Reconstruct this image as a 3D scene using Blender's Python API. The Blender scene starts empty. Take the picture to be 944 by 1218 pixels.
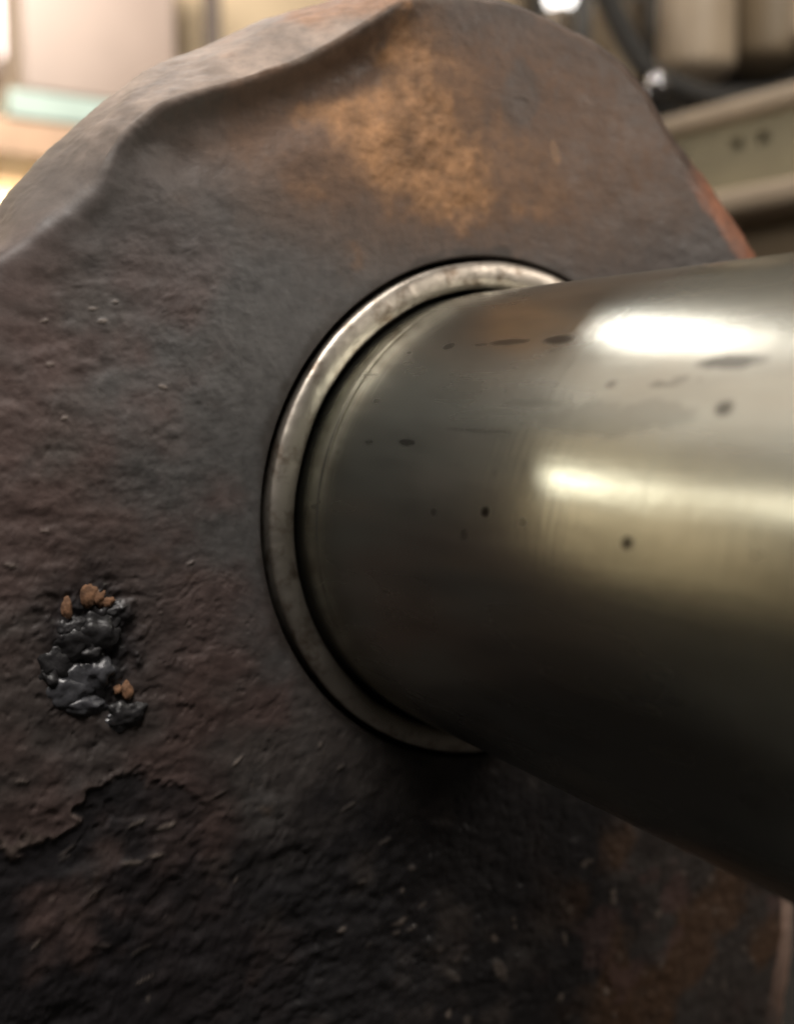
import bpy, bmesh, math, random
import numpy as np
from mathutils import Vector, Matrix

random.seed(4); rng = np.random.default_rng(4)
C = bpy.context.scene.collection
S = bpy.context.scene
U = 0.05                                   # one working unit = bushing outer radius = 50 mm

# ------------------------------------------------------------------ camera
CAM = np.array([-2.50109483, -3.57872659, 0.446187546])
RX = np.array([0.86795552, -0.49662676, -0.00388333])
RY = np.array([0.05444399, 0.08737401, 0.9946867])
RF = np.array([0.49364873, 0.86355523, -0.1028751])
FPX = 1266.66; W0, H0 = 944.0, 1218.0
cam_d = bpy.data.cameras.new('camera'); cam = bpy.data.objects.new('camera', cam_d); C.objects.link(cam)
cam_d.sensor_fit = 'VERTICAL'; cam_d.sensor_height = 36.0
cam_d.lens = FPX / H0 * 36.0
cam_d.clip_start = 0.01; cam_d.clip_end = 50
cam_d.dof.use_dof = True; cam_d.dof.focus_distance = 3.5 * U
cam_d.dof.aperture_fstop = 10.5
cam_d.dof.aperture_blades = 0
m = Matrix.Identity(4)
for i in range(3):
    m[i][0] = RX[i]; m[i][1] = RY[i]; m[i][2] = -RF[i]; m[i][3] = CAM[i] * U
cam.matrix_world = m
S.camera = cam

# ------------------------------------------------------------------ world, exposure
wd = bpy.data.worlds.new('World'); S.world = wd; wd.use_nodes = True
bg = wd.node_tree.nodes['Background']
bg.inputs[0].default_value = (1.0, 0.9, 0.78, 1); bg.inputs[1].default_value = 0.022
S.view_settings.view_transform = 'Standard'; S.view_settings.look = 'None'
S.view_settings.exposure = 0.0; S.view_settings.gamma = 1.0
S.cycles.filter_width = 2.2
S.cycles.max_bounces = 6

# ------------------------------------------------------------------ lamps (workshop lamps plus added fills, no daylight)
def area(name, loc, target, sx, sy, power, col):
    d = bpy.data.lights.new(name, 'AREA'); d.shape = 'RECTANGLE'
    d.size = sx * U; d.size_y = sy * U; d.energy = power; d.color = col
    o = bpy.data.objects.new(name, d); C.objects.link(o)
    o.location = Vector(loc) * U
    v = (Vector(target) - Vector(loc)).normalized()
    o.rotation_euler = v.to_track_quat('-Z', 'Y').to_euler()
    return o
area('key_lamp', (-2.9, -2.5, 6.2), (-0.5, 0, 1.0), 3.4, 3.4, 1.65, (1.0, 0.94, 0.88))
area('right_fill', (6.5, -6.0, 4.0), (1.0, 0, -1.0), 3.0, 3.0, 0.9, (1.0, 0.9, 0.8))  # added fill for the lower right of the face
area('ceiling_lamp', (0.9, 12.7, 14.8), (-0.5, -1.6, 0.6), 2.3, 1.5, 1.2, (1.0, 0.97, 0.95))
area('side_lamp', (-12.2, 13.0, 6.6), (-0.8, -1.5, 0.2), 0.7, 0.9, 0.32, (1.0, 0.92, 0.76))
area('corner_lamp', (-16.0, 10.3, 8.6), (-0.8, -2.1, 0.2), 0.9, 1.3, 0.22, (1.0, 0.9, 0.74))
area('wall_wash', (2.0, 19.0, 16.0), (3.0, 31.0, 8.0), 6.0, 3.0, 15.0, (1.0, 0.9, 0.78))  # added wash that brightens the cream wall behind the cabinet
area('ceiling_fill', (-14.0, 20.0, 9.0), (-15.0, 24.0, 26.0), 8.0, 4.0, 17.0, (1.0, 0.97, 0.93))  # added uplight, brightens the unseen ceiling for the shaft to reflect
area('far_wall_fill', (-33.0, 23.0, 11.0), (-41.0, 34.0, 2.0), 6.0, 4.0, 7.0, (1.0, 0.93, 0.8))  # added out of view to lighten the wall reflected low on the shaft
area('machine_fill', (9.0, 3.0, 13.0), (14.0, 11.0, 5.0), 3.0, 3.0, 2.3, (1.0, 0.9, 0.76))  # added fill that brightens the housings and the rail

# ------------------------------------------------------------------ helpers
def at(px, py, depth):
    "a point of the workshop, in working units, that lies at this depth"
    return CAM + depth * (RF + (px - W0 / 2) / FPX * RX - (py - H0 / 2) / FPX * RY)

def fade(t): return t * t * t * (t * (t * 6 - 15) + 10)
def hsh(i, j, k, seed):
    h = (i.astype(np.int64) * 374761393 + j.astype(np.int64) * 668265263 + k.astype(np.int64) * 2147483647 + seed * 1274126177) & 0xFFFFFFFF
    h = ((h ^ (h >> 13)) * 1274126177) & 0xFFFFFFFF
    h = ((h ^ (h >> 16)) * 2246822519) & 0xFFFFFFFF
    return ((h ^ (h >> 15)) & 0xFFFFFF) / float(0xFFFFFF) * 2 - 1
def vnoise(P, f=1.0, seed=0):
    P = np.asarray(P, float) * f + seed * 17.31
    I = np.floor(P).astype(np.int64); F = fade(P - I)
    r = 0
    for a in (0, 1):
        wa = F[:, 0] if a else 1 - F[:, 0]
        for b in (0, 1):
            wb = F[:, 1] if b else 1 - F[:, 1]
            for c in (0, 1):
                wc = F[:, 2] if c else 1 - F[:, 2]
                r = r + wa * wb * wc * hsh(I[:, 0] + a, I[:, 1] + b, I[:, 2] + c, seed)
    return r
def fbm(P, f=1.0, oct=4, seed=0, gain=0.5):
    r = 0; a = 1; t = 0
    for o in range(oct):
        r = r + a * vnoise(P, f * 2.03 ** o, seed + o * 7); t += a; a *= gain
    return r / t
def sst(a, b, x):
    t = np.clip((x - a) / (b - a), 0, 1); return t * t * (3 - 2 * t)

def link(name, me, material, parent=None):
    o = bpy.data.objects.new(name, me); C.objects.link(o)
    if material: me.materials.append(material)
    if parent: o.parent = parent
    return o
def mesh_np(name, V, F, smooth=True):
    me = bpy.data.meshes.new(name)
    V = np.asarray(V, np.float32); F = np.asarray(F, np.int32)
    me.vertices.add(len(V)); me.vertices.foreach_set('co', (V * U).ravel())
    n = F.shape[1]
    me.loops.add(F.size); me.loops.foreach_set('vertex_index', F.ravel())
    me.polygons.add(len(F))
    me.polygons.foreach_set('loop_start', np.arange(0, F.size, n, dtype=np.int32))
    me.polygons.foreach_set('loop_total', np.full(len(F), n, np.int32))
    me.polygons.foreach_set('use_smooth', np.full(len(F), smooth, bool))
    me.update(calc_edges=True); me.validate()
    return me
def grid_faces(nr, nt, wrap=True):
    r = np.arange(nr - 1)[:, None]; t = np.arange(nt if wrap else nt - 1)[None, :]
    t1 = (t + 1) % nt
    return np.stack([r * nt + t, r * nt + t1, (r + 1) * nt + t1, (r + 1) * nt + t], -1).reshape(-1, 4)
def attr(me, name, col):
    a = me.color_attributes.new(name, 'FLOAT_COLOR', 'POINT')
    if col.shape[1] == 3: col = np.concatenate([col, np.ones((len(col), 1))], 1)
    a.data.foreach_set('color', col.astype(np.float32).ravel())
def empty(name, loc, label, cat, group=None):
    o = bpy.data.objects.new(name, None); C.objects.link(o); o.location = Vector(loc) * U
    o.empty_display_size = 0.01
    return tag(o, label, cat, group)
def tag(o, label, cat, group=None):
    o['label'] = label; o['category'] = cat
    if group: o['group'] = group
    return o

# ------------------------------------------------------------------ materials
class N:
    def __init__(s, name):
        s.m = bpy.data.materials.new(name); s.m.use_nodes = True; s.t = s.m.node_tree
        s.b = s.t.nodes['Principled BSDF']; s.out = s.t.nodes['Material Output']
    def n(s, typ, **kw):
        x = s.t.nodes.new(typ)
        for k, v in kw.items():
            if k in x.inputs.keys(): x.inputs[k].default_value = v
            else: setattr(x, k, v)
        return x
    def l(s, a, b): s.t.links.new(a, b)
    def coord(s, scale=(1, 1, 1)):
        tc = s.n('ShaderNodeTexCoord'); mp = s.n('ShaderNodeMapping'); mp.inputs['Scale'].default_value = scale
        s.l(tc.outputs['Object'], mp.inputs['Vector']); return mp.outputs[0]
    def noise(s, vec, scale, detail=5, rough=0.55):
        x = s.n('ShaderNodeTexNoise'); x.inputs['Scale'].default_value = scale; x.inputs['Detail'].default_value = detail
        x.inputs['Roughness'].default_value = rough; s.l(vec, x.inputs['Vector']); return x.outputs[0]
    def rng(s, v, a, b, c, d):
        x = s.n('ShaderNodeMapRange'); x.inputs[1].default_value = a; x.inputs[2].default_value = b
        x.inputs[3].default_value = c; x.inputs[4].default_value = d; s.l(v, x.inputs[0]); return x.outputs[0]
    def mul(s, col, val):
        x = s.n('ShaderNodeVectorMath'); x.operation = 'SCALE'; s.l(col, x.inputs[0]); s.l(val, x.inputs['Scale']); return x.outputs[0]
    def bump(s, h, dist, strength=1.0, prev=None):
        x = s.n('ShaderNodeBump'); x.inputs['Distance'].default_value = dist; x.inputs['Strength'].default_value = strength
        s.l(h, x.inputs['Height'])
        if prev: s.l(prev, x.inputs['Normal'])
        return x.outputs[0]

def simple(name, col, rough=0.6, metal=0.0, var=0.25, scale=40, bump=0.0):
    a = N(name); v = a.coord(); nz = a.noise(v, scale)
    rgb = a.n('ShaderNodeRGB'); rgb.outputs[0].default_value = (*col, 1)
    a.l(a.mul(rgb.outputs[0], a.rng(nz, 0.3, 0.7, 1 - var, 1 + var)), a.b.inputs['Base Color'])
    a.l(a.rng(nz, 0.3, 0.7, rough - 0.08, rough + 0.08), a.b.inputs['Roughness'])
    a.b.inputs['Metallic'].default_value = metal
    if bump: a.l(a.bump(nz, bump), a.b.inputs['Normal'])
    return a.m

def mat_casting():
    a = N('rusty_casting')
    at_ = a.n('ShaderNodeAttribute'); at_.attribute_name = 'tint'
    v = a.coord()
    n1 = a.noise(v, 420, 6, 0.62); n2 = a.noise(v, 130, 5, 0.6)
    c = a.mul(at_.outputs['Color'], a.rng(n1, 0.3, 0.7, 0.78, 1.22))
    c = a.mul(c, a.rng(n2, 0.3, 0.7, 0.86, 1.14))
    a.l(c, a.b.inputs['Base Color'])
    mix = a.n('ShaderNodeMath', operation='MULTIPLY'); a.l(at_.outputs['Alpha'], mix.inputs[0])
    a.l(a.rng(n1, 0.3, 0.7, 0.88, 1.12), mix.inputs[1]); a.l(mix.outputs[0], a.b.inputs['Roughness'])
    a.b.inputs['Specular IOR Level'].default_value = 0.42
    n3 = a.noise(v, 1150, 4, 0.65); b0 = a.bump(n2, 0.0003, 0.3); b1 = a.bump(n1, 0.00014, 0.45, b0); b2 = a.bump(n3, 0.00008, 0.5, b1)
    a.l(b2, a.b.inputs['Normal'])
    return a.m

def mat_shaft():
    a = N('polished_steel')
    at_ = a.n('ShaderNodeAttribute'); at_.attribute_name = 'wear'      # r = stain, g = oil film
    sp = a.n('ShaderNodeSeparateColor'); a.l(at_.outputs['Color'], sp.inputs[0])
    long_ = a.noise(a.coord((1, 0.06, 1)), 90, 5, 0.6)                   # drag marks along the shaft
    ring_ = a.noise(a.coord((0.05, 1, 0.05)), 900, 3, 0.6)              # turning marks round the shaft
    big = a.noise(a.coord((1, 0.45, 1)), 26, 4, 0.55)
    fine = a.noise(a.coord(), 500, 4, 0.6)
    mixc = a.n('ShaderNodeMix', data_type='RGBA')
    mixc.inputs[6].default_value = (0.435, 0.45, 0.395, 1); mixc.inputs[7].default_value = (0.37, 0.345, 0.28, 1)
    a.l(a.rng(big, 0.42, 0.66, 0, 1), mixc.inputs[0])
    st = a.n('ShaderNodeMix', data_type='RGBA'); st.inputs[7].default_value = (0.035, 0.03, 0.024, 1)
    a.l(sp.outputs[0], st.inputs[0]); a.l(mixc.outputs[2], st.inputs[6])
    a.l(st.outputs[2], a.b.inputs['Base Color'])
    a.b.inputs['Metallic'].default_value = 1.0
    r0 = a.rng(big, 0.3, 0.7, 0.15, 0.24)
    ad = a.n('ShaderNodeMath', operation='MULTIPLY_ADD'); a.l(sp.outputs[0], ad.inputs[0]); ad.inputs[1].default_value = 0.08; a.l(r0, ad.inputs[2])
    ad2 = a.n('ShaderNodeMath', operation='MULTIPLY_ADD'); a.l(long_, ad2.inputs[0]); ad2.inputs[1].default_value = 0.14; a.l(ad.outputs[0], ad2.inputs[2])
    a.l(ad2.outputs[0], a.b.inputs['Roughness'])
    b1 = a.bump(ring_, 0.00004, 0.6); b2 = a.bump(long_, 0.00016, 0.5, b1); b3 = a.bump(fine, 0.00004, 0.5, b2)
    a.l(b3, a.b.inputs['Normal'])
    return a.m

def mat_bushing():
    a = N('worn_bushing_steel'); v = a.coord()
    n1 = a.noise(v, 260, 5, 0.6); n2 = a.noise(v, 60, 4, 0.5)
    mx = a.n('ShaderNodeMix', data_type='RGBA'); mx.inputs[6].default_value = (0.50, 0.455, 0.395, 1); mx.inputs[7].default_value = (0.19, 0.14, 0.10, 1)
    a.l(a.rng(n1, 0.50, 0.70, 0, 0.85), mx.inputs[0]); a.l(mx.outputs[2], a.b.inputs['Base Color'])
    a.b.inputs['Metallic'].default_value = 1
    gr = a.noise(v, 900, 3, 0.6)
    a.l(a.rng(n2, 0.3, 0.7, 0.40, 0.52), a.b.inputs['Roughness'])
    a.l(a.bump(gr, 0.00005, 0.5, a.bump(n1, 0.00008, 0.35)), a.b.inputs['Normal'])
    return a.m

M_cast = mat_casting(); M_shaft = mat_shaft(); M_bush = mat_bushing()
M_slag = simple('black_slag', (0.022, 0.021, 0.022), 0.42, 0.0, 0.6, 300, 0.0005)
M_slag_lit = simple('lit_slag', (0.06, 0.06, 0.066), 0.30, 0.0, 0.5, 300, 0.0004)  # lighter copy of the slag, grey highlights put into the base colour
M_rustflake = simple('orange_rust', (0.17, 0.088, 0.047), 0.9, 0, 0.6, 500, 0.0005)
M_bench = simple('dark_bench', (0.014, 0.013, 0.012), 0.85, 0, 0.35, 14, 0.001)
M_wall = simple('cream_wall', (0.72, 0.58, 0.40), 0.8, 0, 0.06, 4)
M_ceil = simple('pale_ceiling', (0.58, 0.56, 0.56), 0.85, 0, 0.06, 4)
M_taupe = simple('taupe_enamel', (0.19, 0.15, 0.13), 0.5, 0, 0.08, 8)
M_teal = simple('teal_enamel', (0.23, 0.30, 0.28), 0.45, 0, 0.08, 8)
M_oak = simple('tan_board', (0.31, 0.205, 0.135), 0.6, 0, 0.18, 20)
M_post = simple('dark_post', (0.10, 0.08, 0.07), 0.6, 0, 0.2, 20)
M_mach = simple('black_machine', (0.028, 0.025, 0.022), 0.6, 0, 0.3, 20)
M_hous = simple('beige_housing', (0.37, 0.30, 0.225), 0.5, 0.0, 0.18, 12)
M_brown = simple('brown_housing', (0.17, 0.13, 0.085), 0.55, 0.0, 0.25, 12)
M_rail = simple('khaki_rail', (0.25, 0.225, 0.15), 0.6, 0.0, 0.2, 18)
M_bolt = simple('zinc_bolt', (0.75, 0.75, 0.78), 0.22, 1.0, 0.1, 100)
def emit(name, col, st):
    a = N(name); a.b.inputs['Base Color'].default_value = (*col, 1); a.b.inputs['Emission Color'].default_value = (*col, 1)
    a.b.inputs['Emission Strength'].default_value = st; return a.m
M_tube = emit('tube_glow', (1.0, 0.86, 0.86), 1.25)
M_bulb = emit('bulb_glow', (1.0, 0.97, 0.93), 3.0)

# ------------------------------------------------------------------ the steel lug
def plane(px, py, Y):
    d = RF + (px - W0 / 2) / FPX * RX - (py - H0 / 2) / FPX * RY
    t = (Y - CAM[1]) / d[1]; q = CAM + t * d; return q[0], q[2]

NT = 1800
TH = np.linspace(-math.pi, math.pi, NT, endpoint=False)
def polar(pts):
    p = np.array(pts, float); th = np.arctan2(p[:, 0], p[:, 1]); r = np.hypot(p[:, 0], p[:, 1])
    o = np.argsort(th); th, r = th[o], r[o]
    # straight segments between the points in plane coordinates
    th2 = np.concatenate([th[-1:] - 2 * math.pi, th, th[:1] + 2 * math.pi]); X = np.concatenate([r[-1:], r, r[:1]])
    px, pz = X * np.sin(th2), X * np.cos(th2)
    out = np.empty(NT); idx = np.clip(np.searchsorted(th2, TH) - 1, 0, len(th2) - 2)
    for i, (t, k) in enumerate(zip(TH, idx)):
        ax_, az_, bx_, bz_ = px[k], pz[k], px[k + 1], pz[k + 1]
        dx, dz = math.sin(t), math.cos(t)
        den = dx * (bz_ - az_) - dz * (bx_ - ax_)
        out[i] = (ax_ * (bz_ - az_) - az_ * (bx_ - ax_)) / den
    k = np.hanning(19); k /= k.sum()
    return np.convolve(np.concatenate([out[-12:], out, out[:12]]), k, 'same')[12:-12]

ridge = [plane(*q, 0) for q in [(-12, 300), (20, 285), (55, 259), (90, 237), (107, 222), (121, 192), (141, 157), (184, 123), (228, 108), (275, 96), (330, 78), (365, 63), (400, 45), (435, 22), (465, 4), (498, -6), (545, -4),
                                 (600, 7), (645, 25), (690, 50), (730, 79), (760, 110), (797, 175), (835, 236), (883, 305)]]
ridge += [(1.60, 0.7), (1.70, 0.2), (1.78, -1.0), plane(930, 1110, 0), plane(906, 1218, 0), (1.66, -3.55), (-2.75, -3.55), (-2.62, -1.6), (-2.4, -0.5), (-2.12, 0.45)]
outer = [plane(*q, 0.24) for q in [(-14, 286), (0, 262), (25, 228), (60, 187), (118, 134), (180, 88), (225, 64), (270, 44), (325, 22), (380, 5), (430, -9)]]
outer += [plane(*q, 0.10) for q in [(498, -12), (545, -9), (600, 3), (645, 21), (690, 45), (730, 74), (760, 104), (800, 167), (850, 230), (902, 305)]]
outer += [(1.80, 0.75), (1.92, 0.2), (2.05, -1.0), (2.13, -2.4), (2.06, -3.0), (1.9, -3.62), (-2.95, -3.62), (-2.8, -1.6), (-2.55, -0.5), (-2.28, 0.45)]
RR = polar(ridge); RO = np.maximum(polar(outer), RR + 0.012)
# depth of the worn edge round the outline
DD = np.interp(TH, [-3.1416, -1.9, -1.3, -0.8, -0.3, -0.12, 0.0, 0.3, 0.6, 0.85, 1.2, 1.9, 3.1416], [.2, .25, .24, .24, .24, .17, .11, .08, .09, .11, .15, .2, .2])

rows_r, rows_y, kind = [], [], []
def row(r, y, k): rows_r.append(np.broadcast_to(r, NT).copy()); rows_y.append(np.broadcast_to(y, NT).copy()); kind.append(k)
B0 = 1.02
row(0.97, 0.5, 0)
for y in (0.5, 0.3, 0.15, 0.08, 0.04, 0.02): row(B0, y, 0)
row(B0 + 0.004, 0.006, 0)
NF = 330
for s in np.linspace(0, 1, NF): row(B0 + 0.008 + (RR - B0 - 0.012) * s, 0.0, 1)
for u in np.linspace(0, 1, 40)[1:]:
    row(RR + (RO - RR) * (u + 0.10 * math.sin(math.pi * u)), DD * (u ** 1.25), 2)
for u in np.linspace(0, 1, 22)[1:]:
    y = DD + (1.15 - DD) * u
    row(RO + 0.03 * math.sin(min(1, u * 3) * math.pi) * (1 - u) - 0.10 * u * u, y, 3)
row(RO * 0.93, 1.22, 3); row(RO * 0.6, 1.25, 3); row(0.97, 1.25, 3); row(0.97, 0.5, 3)
RW = np.array(rows_r); YW = np.array(rows_y); kind = np.repeat(np.array(kind), NT)
X = (RW * np.sin(TH)).ravel(); Z = (RW * np.cos(TH)).ravel(); Y = YW.ravel()
rad = RW.ravel(); thv = np.tile(TH, len(RW))
P = np.stack([X, Y, Z], 1)
edge = np.tile(RR, len(RW)) - rad                                 # distance inside the ridge

# --- relief
wav = fbm(P * np.array([0.75, 1, 1.9]), 9.0, 4, 3)                 # flattened scaly ripples
lump = fbm(P, 2.2, 3, 11); nA0 = fbm(P, 3.3, 3, 13)
grit = fbm(P, 22.0, 3, 21)
left = sst(-0.6, -1.7, X) * sst(1.6, 0.6, Z)
low = sst(-0.6, -1.6, Z)
far = sst(1.05, 1.5, rad)
wav2 = fbm(P * np.array([0.8, 1, 1.5]) + 0.25 * np.stack([nA0, nA0, -nA0], 1), 13.0, 4, 5)
h = 0.014 * lump * far + wav * (0.002 + 0.003 * left + 0.003 * low) * far + wav2 * (0.0015 + 0.0042 * left + 0.005 * low) * (0.35 + 0.65 * sst(-0.3, 0.4, nA0)) + grit * (0.0014 + 0.0022 * left + 0.003 * low)
pit = fbm(P, 27.0, 3, 23)
h -= 0.007 * sst(0.22, 0.5, pit) * (0.35 + 0.65 * np.maximum(left, low)) * sst(-0.3, 0.3, nA0 + 0.1) * (0.12 + 0.6 * sst(0.3, -0.8, Z))
# dished face below the rolled lip, upper left
def gauss(cx, cz, sx, sz, rot=0.0):
    c, s = math.cos(rot), math.sin(rot); dx, dz = X - cx, Z - cz
    a, b = dx * c + dz * s, -dx * s + dz * c
    return np.exp(-0.5 * ((a / sx) ** 2 + (b / sz) ** 2))
h -= 0.055 * gauss(-0.85, 1.50, 0.34, 0.09, 0.45) + 0.03 * gauss(-0.5, 1.72, 0.16, 0.07, 0.75)
h += 0.035 * np.exp(-((edge - 0.02) / 0.05) ** 2) * sst(-1.15, -0.9, thv) * sst(-0.12, -0.3, thv)
h += 0.022 * gauss(-1.42, 1.17, 0.10, 0.10) - 0.02 * gauss(-1.30, 1.27, 0.05, 0.05)
# crusty rust patch at the top
nA = fbm(P, 4.5, 4, 31); nB = fbm(P, 11.0, 4, 41)
patch = sst(0.22, 0.75, gauss(-0.34, 1.72, 0.13, 0.26, -0.15) * 1.25 + gauss(-0.20, 1.40, 0.32, 0.16, -0.05) * 1.0 + gauss(0.2, 1.36, 0.2, 0.09) * 0.6 + gauss(-0.74, 1.50, 0.10, 0.05) * 0.6 + 0.42 * nA + 0.14 * nB)
patch *= sst(0.16, -0.02, X - 0.55 * (1.45 - Z) + 0.18 - 0.12 * nB) * 0.75 + 0.25
halo = sst(0.12, 0.60, gauss(-0.3, 1.5, 0.62, 0.28) + gauss(0.3, 1.5, 0.5, 0.2) * 0.62 + 0.30 * nA + 0.12 * nB)
h += 0.006 * patch * (fbm(P, 16, 3, 51) - 0.3)
# scabby scar on the left and flaked scale at the lower left
scar = sst(0.25, 0.95, 1.15 * gauss(-1.64, -0.38, 0.12, 0.22, 0.15) + 0.34 * nB + 0.14 * grit + 0.1 * nA)
h += scar * (0.02 * grit + 0.035 * nB - 0.008)
sx = np.array([-3.0, -1.97, -1.86, -1.76, -1.70, -1.62, -1.50, -1.36, -1.2, -1.0, -0.7])
sz = np.array([-1.15, -1.045, -1.02, -0.985, -0.92, -0.84, -0.85, -0.92, -1.05, -1.25, -1.6])
fl = Z - np.interp(X, sx, sz) + 0.10 * nB + 0.06 * nA + 0.04 * grit
flake = sst(0.03, -0.03, fl) * sst(-1.0, -1.6, X + 0.35 * nA)    # 1 where the red scale has gone
h -= 0.007 * flake
h += 0.005 * np.exp(-(fl - 0.02) ** 2 / 0.0006) * sst(-1.1, -1.4, X)
blk = sst(0.15, -0.45, Z + 0.95 + 0.35 * nA) * sst(1.3, 0.3, X + 0.3 * nA)
crag = fbm(P * np.array([1, 1, 1.4]), 6.0, 5, 61, 0.6)
h += (0.018 * crag + 0.008 * fbm(P, 18, 3, 63)) * blk * (0.4 + 0.6 * sst(-0.35, 0.35, nA))
wt = np.where(kind == 1, 1.0, np.where(kind == 2, 0.8, np.where(kind == 3, 0.5, 0.0)))
fe = sst(B0 + 0.008, B0 + 0.05, rad)
h = h * wt * np.where(kind == 1, fe, 1.0)
Y2 = Y - np.where(kind <= 2, h, 0)
k3 = kind >= 2
rr2 = rad + np.where(k3, (0.012 * lump + 0.007 * wav + 0.003 * grit), 0) * (Y < 1.2)
sel = (kind == 1) | (kind == 2); nrow = sel.reshape(-1, NT)[:, 0].sum(); wsm = (sst(-0.80, -1.0, TH) * sst(-2.2, -1.6, TH))[None]
for arr in (Y2, rr2):
    G = arr[sel].reshape(nrow, NT); K = np.hanning(71); K /= K.sum()
    Gp = np.concatenate([np.repeat(G[:1], 35, 0), G, np.repeat(G[-1:], 35, 0)])
    cs = sum(K[q] * Gp[q:q + nrow] for q in range(71))
    rowi = np.arange(nrow)[:, None]; near = np.exp(-((rowi - NF) / 50.0) ** 4) * np.exp(-np.maximum(0, rowi - (nrow - 12)) / 2.0)
    arr[sel] = (G + (cs - G) * wsm * near).ravel()
X2 = rr2 * np.sin(thv); Z2 = rr2 * np.cos(thv)

# --- pigments: what the surface is made of, plus some light and shade put into the colour
def mixc(c, col, w): return c + (np.array(col) - c) * w[:, None]
col = np.tile(np.array([0.064, 0.054, 0.049]), (len(P), 1))
col = mixc(col, (0.076, 0.075, 0.074), sst(0.0, 0.5, gauss(-1.05, 0.4, 0.35, 0.6) + 0.5 * nA) * 0.7)            # bare slate scale
redm = sst(0.0, 0.5, left * 0.55 + 0.55 * fbm(P, 3.1, 4, 71) + 0.2 * fbm(P, 9, 3, 75) - 0.12) * sst(1.3, 0.6, Z)
col = mixc(col, (0.084, 0.053, 0.047), redm * 0.75)                                                              # red oxide
halo = np.maximum(halo, 0.75 * sst(0.1, 0.6, gauss(-0.1, 1.5, 0.85, 0.33) * 1.1 + 0.2 * nA))
col = mixc(col, (0.102, 0.058, 0.035), halo * 0.92)
pc = np.array([0.25, 0.135, 0.066])[None] * (1 + 0.5 * nB[:, None] + 0.45 * nA[:, None] + 0.12 * grit[:, None])
col = col + (pc - col) * (patch * 0.9)[:, None]
spot = sst(0.5, 0.8, gauss(0.12, 1.66, 0.10, 0.14) + 0.25 * nB)
col = mixc(col, (0.060, 0.052, 0.047), spot * 0.5)
fk = sst(0.45, 0.7, gauss(0.30, 1.46, 0.02, 0.045, 0.3) + 0.2 * nB)
col = mixc(col, (0.21, 0.12, 0.065), fk * 0.8)
col = mixc(col, (0.016, 0.016, 0.018), np.maximum(blk * 0.85, flake * 0.92) * sst(-0.5, 0.2, fbm(P, 5, 3, 81) + 0.35))  # black crust and flaked areas; shade low on the face is put into the colour
col = mixc(col, (0.045, 0.036, 0.033), sst(0.15, 0.6, gauss(-1.62, -0.4, 0.2, 0.3) + 0.3 * nB) * 0.6)
col = mixc(col, (0.02, 0.02, 0.022), scar * 0.9)
rl = sst(-1.2, -1.7, Z) * sst(0.1, 0.9, X)
col = mixc(col, (0.105, 0.06, 0.036), rl * sst(-0.15, 0.35, fbm(P, 4, 4, 91)) * 0.9)
col = mixc(col, (0.12, 0.075, 0.068), rl * sst(0.1, 0.4, fbm(P, 6, 3, 95)) * 0.7)
# pale scale flecks, with their glints put into the colour
for (cx, cz, w, hh, ro) in [(0.52, -1.62, .03, .015, 0), (0.05, -2.0, .02, .05, .5), (-.2, -1.95, .05, .015, -.7)] + \
        [(rng.uniform(-.4, 1.75), rng.uniform(-2.8, -1.75), rng.uniform(.008, .02), rng.uniform(.008, .028), rng.uniform(-1, 1)) for _ in range(60)] + \
        [(rng.uniform(-1.9, -.3), rng.uniform(-1.75, -.75), rng.uniform(.008, .035), rng.uniform(.004, .010), rng.uniform(-.4, .6)) for _ in range(32)] + \
        [(rng.uniform(-1.9, -1.0), rng.uniform(-.9, .9), rng.uniform(.008, .02), rng.uniform(.004, .008), rng.uniform(-.4, .4)) for _ in range(12)]:
    near = np.abs(X - cx) + np.abs(Z - cz) < 0.25
    c_, s_ = math.cos(ro), math.sin(ro); dx, dz = X[near] - cx, Z[near] - cz
    g = np.exp(-0.5 * (((dx * c_ + dz * s_) / w) ** 2 + ((-dx * s_ + dz * c_) / hh) ** 2))
    g = sst(0.30, 0.80, g * (1 + 0.5 * grit[near] + 0.6 * nB[near])) * (kind[near] == 1)
    col[near] += (np.array([0.20, 0.165, 0.14]) - col[near]) * (g * rng.uniform(.15, .75))[:, None]
    Y2[near] -= 0.004 * g
# worn rim: bare brown-grey, paled at upper left to put light into the colour, with orange rust down the right edge
rim = np.where(kind == 2, 1.0, np.where(kind == 3, 1.0, sst(0.03, -0.01, edge + 0.03 * nB)))
rim_col = np.array([0.25, 0.20, 0.165])[None] * (1 + 0.35 * nB[:, None] + 0.3 * nA[:, None])
wl = rim * sst(0.05, -0.25, thv) * (np.abs(thv) < 2) * (0.22 + 0.78 * sst(-1.0, -0.65, thv + 0.1 * nA))
col = col + (rim_col - col) * (wl * 0.85)[:, None]
rimo = np.maximum(rim, sst(0.042, 0.012, edge + 0.03 * nB) * (kind == 1) * np.where(thv > 1.2, 0, 1))
rz = rim * sst(0.0, 0.5, gauss(-0.62, 1.95, 0.2, 0.08) + 0.5 * nA) * sst(-0.1, -0.2, thv) * sst(-0.75, -0.6, thv)
col = mixc(col, (0.24, 0.13, 0.075), rz * 0.7)
orr = rimo * sst(0.58, 0.72, thv + 0.06 * nA) * sst(2.6, 2.4, np.abs(thv))
col = mixc(col, (0.29, 0.12, 0.065), orr * (0.55 + 0.4 * sst(-0.2, 0.3, nB)))
lowr = orr * sst(-1.5, -2.0, Z)
col = mixc(col, (0.46, 0.33, 0.27), lowr * 0.95)  # light on the lower right edge, put into the colour
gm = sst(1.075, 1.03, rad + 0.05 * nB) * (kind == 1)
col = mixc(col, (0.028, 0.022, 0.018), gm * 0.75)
edge_l = np.exp(-((fl - 0.012) / 0.012) ** 2) * sst(-1.55, -1.75, X) * (kind == 1)
col = mixc(col, (0.24, 0.19, 0.16), edge_l * 0.45)
groove = (kind == 0)
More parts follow.
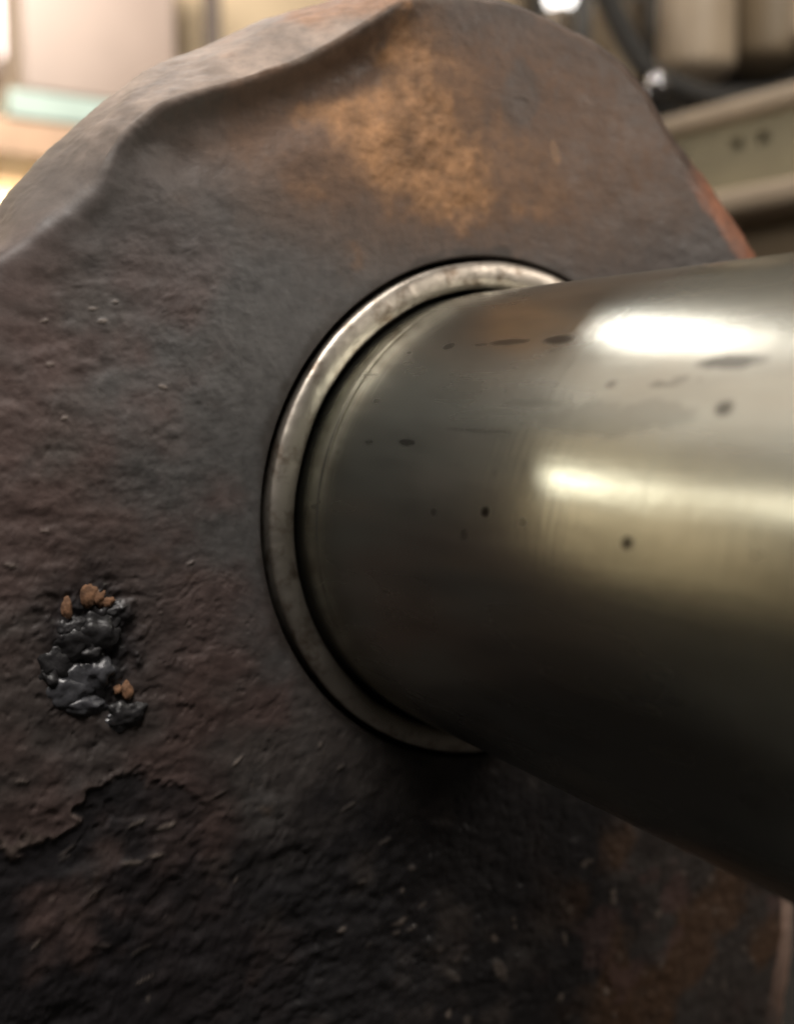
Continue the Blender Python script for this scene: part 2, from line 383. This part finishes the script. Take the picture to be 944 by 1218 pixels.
col[groove] = (0.02, 0.016, 0.014)
col = np.clip(col, 0.008, 0.6)
rough = 0.56 + 0.12 * nA + 0.28 * patch - 0.24 * np.maximum(scar, blk) + 0.1 * wl
rough = np.clip(rough, 0.3, 0.95)
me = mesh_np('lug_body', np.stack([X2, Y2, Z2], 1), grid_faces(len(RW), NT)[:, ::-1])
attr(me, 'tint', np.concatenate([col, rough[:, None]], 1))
lug = empty('steel_lug', (0, 0.6, -3.6), 'dark rusty cast steel lug with rounded worn top, bored for the shaft', 'lug')
def child(name, me, mat, parent, label=None):
    o = link(name, me, mat); o.parent = parent
    o.matrix_parent_inverse = Matrix.Translation(parent.matrix_world.translation * 1.0).inverted() if parent.type != 'EMPTY' else Matrix.Translation(Vector(parent.location)).inverted()
    if label: o['label'] = label
    return o
child('lug_body', me, M_cast, lug)

# --- bushing ring pressed into the bore
def revolve(prof, nt, nick=None):
    t = np.linspace(0, 2 * math.pi, nt, endpoint=False)
    r = np.array([p[0] for p in prof])[:, None]; y = np.array([p[1] for p in prof])[:, None]
    Vx = r * np.sin(t); Vz = r * np.cos(t); Vy = np.broadcast_to(y, Vx.shape)
    return np.stack([Vx.ravel(), Vy.ravel(), Vz.ravel()], 1)
prof = [(1.0, 0.5), (1.0, 0.2), (1.0, 0.05), (1.0, 0.0)]
for a in np.linspace(0, 1, 26):                                    # crowned, slightly dubbed-over front
    prof.append((1.0 - 0.104 * a, -0.004 - 0.036 * math.sin(math.pi * min(1, a * 0.93 + 0.03)) ** 0.3 + 0.008 * a))
prof += [(0.896, 0.02), (0.896, 0.1), (0.896, 0.5), (0.6, 0.505), (0.01, 0.505)]      # unseen back disc, added to keep light out of the gap
NB = 720
V = revolve(prof, NB)
nn = fbm(V, 14, 4, 5); n2 = fbm(V, 45, 2, 6)
front = (V[:, 1] < 0.0)
V[:, 1] += front * (0.0022 * nn + 0.0006 * n2)
rr_ = np.hypot(V[:, 0], V[:, 2]); sc = 1 + front * 0.004 * fbm(V, 7, 3, 8)
tb = np.arctan2(V[:, 0], V[:, 2]); sc *= 1 + 0.013 * np.clip((1 - rr_) / 0.104, 0, 1) * sst(0.3, -0.5, V[:, 2]) / rr_   # bore of the ring worn wider underneath
V[:, 0] *= sc; V[:, 2] *= sc
bm_ = mesh_np('bushing', V, grid_faces(len(prof), NB)[:, ::-1])
child('bushing', bm_, M_bush, lug, 'thin bright worn steel bushing ring around the shaft')

# --- slag lumps and rust flakes on the scar
def lump_mesh(sx, sy, sz, seed, rough_=0.35, sub=4):
    b = bmesh.new(); bmesh.ops.create_icosphere(b, subdivisions=sub, radius=1)
    v = np.array([q.co for q in b.verts]); k = 1 + rough_ * fbm(v, 1.9, 4, seed)
    v = v * k[:, None] * np.array([sx, sy, sz])
    for q, c in zip(b.verts, v): q.co = Vector(c * U)
    for f in b.faces: f.smooth = True
    mm = bpy.data.meshes.new('slag_lump'); b.to_mesh(mm); b.free(); return mm
for i, (px, py, sx_, sz_) in enumerate([(98, 812, .075, .06), (78, 822, .06, .05), (118, 800, .05, .045), (66, 790, .055, .07), (92, 762, .07, .055), (116, 752, .06, .05), (132, 742, .05, .03), (84, 748, .04, .035), (150, 850, .06, .04), (138, 862, .035, .03), (62, 808, .035, .05), (108, 775, .04, .03), (140, 725, .04, .025), (100, 838, .06, .03)]):
    x, z = plane(px, py, 0.0)
    o = child('slag_lump', lump_mesh(sx_ * 1.3, 0.026 + 0.006 * (i % 3), sz_ * 1.3, 100 + i, 0.45), M_slag_lit if i in (0, 1, 2, 9, 13) else M_slag, lug)
    o.location = Vector((x, 0.014, z)) * U
    o.rotation_euler = (0, rng.uniform(-.6, .6), 0)
for i, (px, py, sx_, sz_) in enumerate([(106, 708, .035, .05), (118, 712, .03, .035), (80, 724, .022, .045), (151, 822, .028, .038), (128, 716, .03, .022), (140, 820, .02, .02)]):
    x, z = plane(px, py, 0.0)
    o = child('rust_flake', lump_mesh(sx_ * .8, 0.014, sz_ * .85, 140 + i, 0.5, 3), M_rustflake, lug)
    o.location = Vector((x, 0.0, z)) * U

# ------------------------------------------------------------------ the polished shaft
AX = np.array([0.02391, -1.0, -0.01425]); AX /= np.linalg.norm(AX)
AO = np.array([-0.00116, 0, -0.00595]); RS = 0.884
SU = np.cross(AX, [0, 0, 1]); SU /= np.linalg.norm(SU); SV = np.cross(SU, AX)
if SU[0] < 0: SU = -SU
def cyl(px, py):
    d = RF + (px - W0 / 2) / FPX * RX - (py - H0 / 2) / FPX * RY
    q = CAM - AO; dp = d - (d @ AX) * AX; qp = q - (q @ AX) * AX
    a = dp @ dp; b = 2 * dp @ qp; c = qp @ qp - RS * RS; t = (-b - math.sqrt(b * b - 4 * a * c)) / 2 / a
    Q = CAM + t * d - AO; return math.atan2(Q @ SU, Q @ SV), Q @ AX
sv = np.concatenate([np.linspace(-0.48, 0, 12)[:-1], np.linspace(0, 2.6, 300), np.linspace(2.6, 5.2, 40)[1:]])
tv = np.concatenate([np.linspace(-2.6, 0.3, 620), np.linspace(0.3, 2 * math.pi - 2.6, 120)[1:-1]])
A, B = np.meshgrid(tv, sv); A = A.ravel(); B = B.ravel()
nt = len(tv)
Rv = np.full(len(A), RS); stain = np.zeros(len(A))
QP = np.stack([RS * np.sin(A), B, RS * np.cos(A)], 1)
nz1 = fbm(QP, 6, 4, 201); nz2 = fbm(QP * np.array([1, .25, 1]), 14, 4, 207); nz3 = fbm(QP, 30, 2, 211)
def dab(px, py, la, lt, dark, dent, wob=0.5):
    global Rv, stain
    t0, s0 = cyl(px, py)
    dt = (A - t0) * RS; ds = B - s0
    g = np.exp(-0.5 * ((ds / la) ** 2 + (dt / lt) ** 2))
    stain = np.maximum(stain, dark * sst(0.18, 0.60, g + wob * 0.35 * nz1 + wob * 0.25 * nz3) * (g > 0.05))
    Rv = Rv - dent * g
# pits
for px, py, r_, d_ in [(577, 609, .017, .95), (515, 609, .015, .55), (621, 621, .013, .5), (551, 636, .015, .5), (746, 646, .019, .9), (860, 486, .024, .7), (592, 640, .007, .3)]:
    dab(px, py, r_ * .78, r_ * .62, d_, 0.0, 0.7)
# smears drawn along the shaft
for px, py, la, lt, d_ in [(603, 407, .07, .010, .7), (572, 410, .03, .006, .5), (664, 404, .045, .013, .8), (533, 412, .022, .010, .6), (868, 430, .055, .014, .75), (890, 428, .03, .012, .6), (484, 526, .035, .008, .7), (439, 526, .02, .006, .45), (565, 512, .12, .005, .4),
                            (700, 500, .16, .03, .22), (780, 492, .10, .025, .25), (640, 480, .1, .01, .2)]:
    dab(px, py, la, lt, d_, 0.0, 0.8)
stain = np.maximum(stain, 0.16 * sst(-0.2, 0.6, nz2) * sst(0.1, 0.9, B))
stain = np.maximum(stain, 0.45 * sst(0.50, 0.75, fbm(QP * np.array([1, .35, 1]), 26, 3, 215)) * sst(0.1, 0.4, nz1 + 0.2))
stain = np.maximum(stain, 0.5 * sst(0.10, 0.02, B + 0.05 * nz1))                # grime where the shaft enters
Rv = Rv - 0.005 * np.clip((0.10 - B) / 0.10, 0, 1) - 0.003 * np.exp(-((B - 0.155) / 0.010) ** 2)                               # shoulder just inside the bushing
Vs = AO + B[:, None] * AX + Rv[:, None] * (np.sin(A)[:, None] * SU + np.cos(A)[:, None] * SV)
Fs = grid_faces(len(sv), nt)
# chamfered end beyond the frame
rings = []
for s_, r_ in [(5.28, 0.82), (5.28, 0.45), (5.28, 0.02)]:
    rings.append(AO + s_ * AX + r_ * (np.sin(tv)[:, None] * SU + np.cos(tv)[:, None] * SV))
Vall = np.concatenate([Vs] + rings)
Fs = grid_faces(len(sv) + 3, nt)
stain = np.concatenate([stain, np.zeros(3 * nt)])
sm = mesh_np('steel_shaft', Vall, Fs)
bmx = bmesh.new(); bmx.from_mesh(sm); bmesh.ops.recalc_face_normals(bmx, faces=bmx.faces); bmx.to_mesh(sm); bmx.free()
attr(sm, 'wear', np.stack([stain, stain * 0, stain * 0], 1))
shaft = link('steel_shaft', sm, M_shaft)
tag(shaft, 'thick polished round steel shaft standing out of the bushing in the rusty lug', 'shaft')

# ------------------------------------------------------------------ workshop behind, out of focus
def box_into(b, c, s, bev=0.0, rot=None):
    r = bmesh.ops.create_cube(b, size=1.0); vs = r['verts']
    for v in vs:
        v.co = Vector((v.co.x * s[0], v.co.y * s[1], v.co.z * s[2]))
    if bev:
        es = list({e for v in vs for e in v.link_edges})
        q = bmesh.ops.bevel(b, geom=es, offset=bev, segments=3, affect='EDGES', profile=0.5)
        vs = list({v for f in q['faces'] for v in f.verts} | {v for v in vs if v.is_valid})
    for v in vs:
        if rot is not None: v.co = rot @ v.co
        v.co += Vector(c)
def box(name, c, s, mat, parent=None, bev=0.0, rot=None, label=None):
    "box centred on c (working units, world) with sizes s"
    b = bmesh.new(); box_into(b, (0, 0, 0), s, bev)
    for v in b.verts: v.co *= U
    mm = bpy.data.meshes.new(name); b.to_mesh(mm); b.free()
    for p in mm.polygons: p.use_smooth = False
    o = link(name, mm, mat)
    M = Matrix.Translation(Vector(c) * U) @ (rot.to_4x4() if rot is not None else Matrix.Identity(4))
    if parent:
        o.parent = parent; M = Matrix.Translation(-Vector(parent.location)) @ M
    o.matrix_basis = M
    if label: o['label'] = label
    return o
def lathe(name, c, prof, mat, parent=None, nt=40, rot=None, label=None):
    p = np.array(prof, float); t = np.linspace(0, 2 * math.pi, nt, endpoint=False)
    V = np.stack([(p[:, :1] * np.cos(t)).ravel(), (p[:, :1] * np.sin(t)).ravel(), np.repeat(p[:, 1], nt)], 1)
    mm = mesh_np(name, V, grid_faces(len(p), nt))
    o = link(name, mm, mat)
    M = Matrix.Translation(Vector(c) * U) @ (rot.to_4x4() if rot is not None else Matrix.Identity(4))
    if parent:
        o.parent = parent; M = Matrix.Translation(-Vector(parent.location)) @ M
    o.matrix_basis = M
    if label: o['label'] = label
    return o

bt = box('bench_top', (-12, 12, -3.75), (104, 44, 0.3), M_bench); cl_ = box('ceiling', (-12, 14.2, 26.3), (104, 41, 0.6), M_ceil); cl_['kind'] = 'structure'; bt['kind'] = 'structure'
wl_ = box('wall', (-12, 34.4, 11), (104, 0.8, 30), M_wall); wl_['kind'] = 'structure'

# wall cabinet with a teal rail
D = 28.0
def corner(px, py, Yv):                       # where a sight line meets a wall-parallel plane
    d = RF + (px - W0 / 2) / FPX * RX - (py - H0 / 2) / FPX * RY; t = (Yv - CAM[1]) / d[1]; return CAM + t * d
a = corner(30, 108, 28.0); b_ = corner(214, 108, 28.0)
x0, x1, zb = a[0], b_[0], a[2]
cab = empty('wall_cabinet', ((x0 + x1) / 2, 34.0, zb - 2.0), 'blurred taupe wall cabinet with a teal rail under its door', 'cabinet')
box('cabinet_body', ((x0 + x1) / 2, 31.2, zb + 3.0), (x1 - x0, 5.6, 6.0), M_taupe, cab, 0.06)
box('door', ((x0 + x1) / 2, 28.25, zb + 3.0), (x1 - x0 - 0.1, 0.25, 5.8), M_taupe, cab, 0.06)
zt = corner(60, 110, 28.0)[2]; zl = corner(60, 143, 28.0)[2]
box('teal_rail', ((x0 + x1) / 2 - 0.35, 31.0, (zt + zl) / 2 - 0.02), (x1 - x0 + 0.2, 6.0, zt - zl), M_teal, cab, 0.05)
zk = corner(60, 188, 28.0)[2]
box('shelf_board', ((x0 + x1) / 2 - 0.6, 31.0, (zl + zk) / 2 - 0.02), (x1 - x0 + 1.4, 5.8, zl - zk - 0.04), M_oak, cab, 0.05)
area('shelf_fill', ((x0 + x1) / 2 - 1.0, 32.0, zk - 0.1), ((x0 + x1) / 2 - 1.4, 33.9, zk - 2.2), 5.0, 0.8, 4.0, (1.0, 0.88, 0.66))  # added under the board to brighten the wall below it
# dark post in front of the wall
q = corner(252, 20, 30.0)
post = empty('steel_post', (q[0], 30, -3.6), 'dark brown upright post against the glowing cream wall', 'post')
box('post_column', (q[0], 30, 5.0), (0.48, 0.5, 17.2), M_post, post, 0.05)
box('post_foot', (q[0], 30, -3.5), (1.3, 1.3, 0.18), M_post, post, 0.03)
# tube lamp on the far left
q = corner(12, -40, 31.0); qb = corner(12, 70, 31.0)
tl = empty('tube_lamp', (q[0], 31.6, qb[2]), 'upright glowing pinkish white tube lamp beside the taupe cabinet', 'lamp')
zc = (q[2] + qb[2]) / 2; hh = q[2] - qb[2]
lathe('tube', (q[0], 31.0, zc), [(0.001, -hh / 2), (0.36, -hh / 2), (0.4, -hh / 2 + .05), (0.4, hh / 2 - .05), (0.36, hh / 2), (0.001, hh / 2)], M_tube, tl)
box('lamp_back', (q[0], 32.8, zc), (1.0, 2.4, hh + 0.6), M_taupe, tl, 0.04)

# ---- machine at the upper right
MR = Matrix((tuple(RX), tuple(-np.cross(RX, [0, 0, 1]) * -1), (0, 0, 1)))      # columns set below
fx = Vector((0.868, -0.497, 0)).normalized(); fy = Vector((-fx.y, fx.x, 0)); 
MR = Matrix(((fx.x, fy.x, 0), (fx.y, fy.y, 0), (0, 0, 1)))
g0 = at(850, 60, 19.0)
mach = empty('machine_frame', (g0[0], g0[1], -3.6), 'blurred dark machine with pale rounded housings behind the lug', 'machine')
def mpt(px, py, dep): return at(px, py, dep)
k = 19.0 / FPX
c = mpt(880, 60, 21.5); box('machine_body', (c[0], c[1], 2.6), (8.5, 1.6, 12.4), M_mach, mach, 0.1, MR)
c = mpt(640, 60, 21.8); box('side_column', (c[0], c[1], 2.6), (1.1, 1.2, 12.4), M_brown, mach, 0.15, MR)
def housing(px, py, dep, wpx, hpx, mat, label):
    c = mpt(px, py, dep); kk = dep / FPX; w, h_ = wpx * kk / 2, hpx * kk
    pr = [(0.001, 0)] + [(w * math.sin(a_) * (0.6 + 0.4 * 1), w * 0.55 * (1 - math.cos(a_))) for a_ in np.linspace(0.2, math.pi / 2, 9)] + [(w, w * 0.55 + 0.15), (w * 0.96, h_ * 0.6), (w * 0.98, h_), (0.001, h_)]
    return lathe('housing', c, pr, mat, mach, 36, None, label)
housing(826, 104, 18.4, 92, 190, M_hous, 'pale beige rounded housing')
housing(915, 92, 18.8, 96, 190, M_brown, 'brown rounded housing')
housing(962, 60, 18.2, 60, 170, M_hous, None)
c = mpt(735, 30, 19.5); box('cover_plate', c, (1.0, 0.3, 0.9), M_brown, mach, 0.1, MR)

# perforated rail rising to the right
def rail(name, pts_px, dep0, dep1, h_px, mat, holes, label, thick=1.2):
    A_ = Vector(at(*pts_px[0], dep0)); B_ = Vector(at(*pts_px[1], dep1)); L = (B_ - A_).length
    ux = (B_ - A_).normalized(); uy = Vector((0, 0, 1)).cross(ux).normalized(); uz = ux.cross(uy)
    R3 = Matrix((ux, uy, uz)).transposed(); mid = (A_ + B_) / 2
    return A_, B_, L, R3, mid
A_, B_, L, R3, mid = rail('', [(770, 205), (1010, 150)], 16.5, 14.0, 0, None, 0, '')
rl_ = empty('perforated_rail', tuple(mid - Vector((0, 0, 0))), 'pale khaki rail with a row of dark holes right of the lug', 'rail')
def rbox(name, off, s, mat, bev=0.04):
    return box(name, tuple(mid + R3 @ Vector(off)), s, mat, rl_, bev, R3)
rbox('top_flange', (0, 0.5, 0.55), (L, 1.5, 0.30), M_hous, 0.1)
# web with real holes: strips above and below, bridges between
hw = 0.10; zc_ = 0.10
rbox('upper_web', (0, 0, 0.275), (L, 0.24, 0.24), M_rail, 0.02)
rbox('lower_web', (0, 0, -0.30), (L, 0.24, 0.62), M_rail, 0.02)
n_h = 7; pitch = L / n_h
for i in range(n_h + 1):
    s0 = -L / 2 + (i - 0.5) * pitch + hw; s1 = -L / 2 + (i + 0.5) * pitch - hw
    s0 += 0.05 * math.sin(i * 2.3); s1 += 0.05 * math.sin((i + 1) * 2.3)
    if i in (2, 5): s1 += 2 * hw
    s0 = max(s0, -L / 2); s1 = min(s1, L / 2)
    if s1 - s0 > 0.02: rbox('web_bridge', ((s0 + s1) / 2, 0.004, 0.083), (s1 - s0, 0.236, 0.15), M_rail, 0.0)
rbox('rail_back', (0, 0.5, -0.1), (L, 0.2, 1.0), M_mach, 0.02)
rbox('lower_ledge', (0.1, -0.15, -0.86), (L, 1.5, 0.34), M_hous, 0.12)
rbox('apron', (0.1, 0.4, -2.2), (L, 0.6, 2.4), M_brown, 0.05)
def tube(name, pts, rad_, mat, nt=14, n=48):
    p = np.array(pts, float); t = np.linspace(0, 1, len(p)); tt = np.linspace(0, 1, n)
    Q = np.stack([np.interp(tt, t, p[:, k]) for k in range(3)], 1)
    kz = np.hanning(11); kz /= kz.sum()
    Q = np.stack([np.convolve(np.concatenate([np.full(5, Q[0, k]), Q[:, k], np.full(5, Q[-1, k])]), kz, 'valid') for k in range(3)], 1)
    T = np.gradient(Q, axis=0); T /= np.linalg.norm(T, axis=1)[:, None]
    A1 = np.cross(T, [0.3, 0.2, 0.93]); A1 /= np.linalg.norm(A1, axis=1)[:, None]; A2 = np.cross(T, A1)
    an = np.linspace(0, 2 * math.pi, nt, endpoint=False)
    V = (Q[:, None] + rad_ * (np.cos(an)[None, :, None] * A1[:, None] + np.sin(an)[None, :, None] * A2[:, None])).reshape(-1, 3)
    return link(name, mesh_np(name, V, grid_faces(n, nt)), mat)
M_hose = simple('black_rubber', (0.015, 0.014, 0.013), 0.75, 0, 0.3, 30)
tag(tube('rubber_hose', [at(690, -80, 17.6), at(735, 30, 17.4), at(770, 90, 17.2), at(850, 122, 16.8), at(960, 112, 16.6), at(1050, 60, 16.6)], 0.19, M_hose), 'black rubber hose sagging between the machine and the khaki rail', 'hose')
tag(tube('steel_pipe', [at(712, -90, 18.6), at(722, 20, 18.5), at(742, 78, 18.4), at(748, 240, 18.4)], 0.22, M_brown), 'brownish steel pipe running down beside the pale housings', 'pipe')
# shiny bolt
c = at(777, 104, 10.5)
bo = empty('hex_bolt', tuple(c), 'small shiny zinc hex bolt poking up behind the lug edge', 'bolt')
Rb = Matrix.Rotation(math.radians(62), 3, 'X') @ Matrix.Rotation(math.radians(20), 3, 'Y')
lathe('bolt_head', c, [(0.001, 0), (0.115, 0), (0.125, 0.02), (0.125, 0.11), (0.11, 0.13), (0.001, 0.13)], M_bolt, bo, 6, Rb)
lathe('bolt_shank', c, [(0.001, -1.0), (0.07, -1.0), (0.07, 0.0), (0.001, 0.0)], M_bolt, bo, 20, Rb)
# bulb
c = at(666, -6, 20.0)
bu = empty('bulb_lamp', tuple(c), 'round glowing white bulb above the lug top', 'lamp')
pr = [(0.001, -0.30)] + [(0.30 * math.sin(a_), -0.30 * math.cos(a_)) for a_ in np.linspace(0.15, 2.7, 14)] + [(0.13, 0.30)]
lathe('bulb', c, pr, M_bulb, bu)
lathe('lamp_socket', (c[0], c[1], c[2] - 3.3), [(0.001, 0), (0.24, 0), (0.27, 0.1), (0.27, 2.9), (0.2, 3.04), (0.001, 3.06)], M_hous, bu)
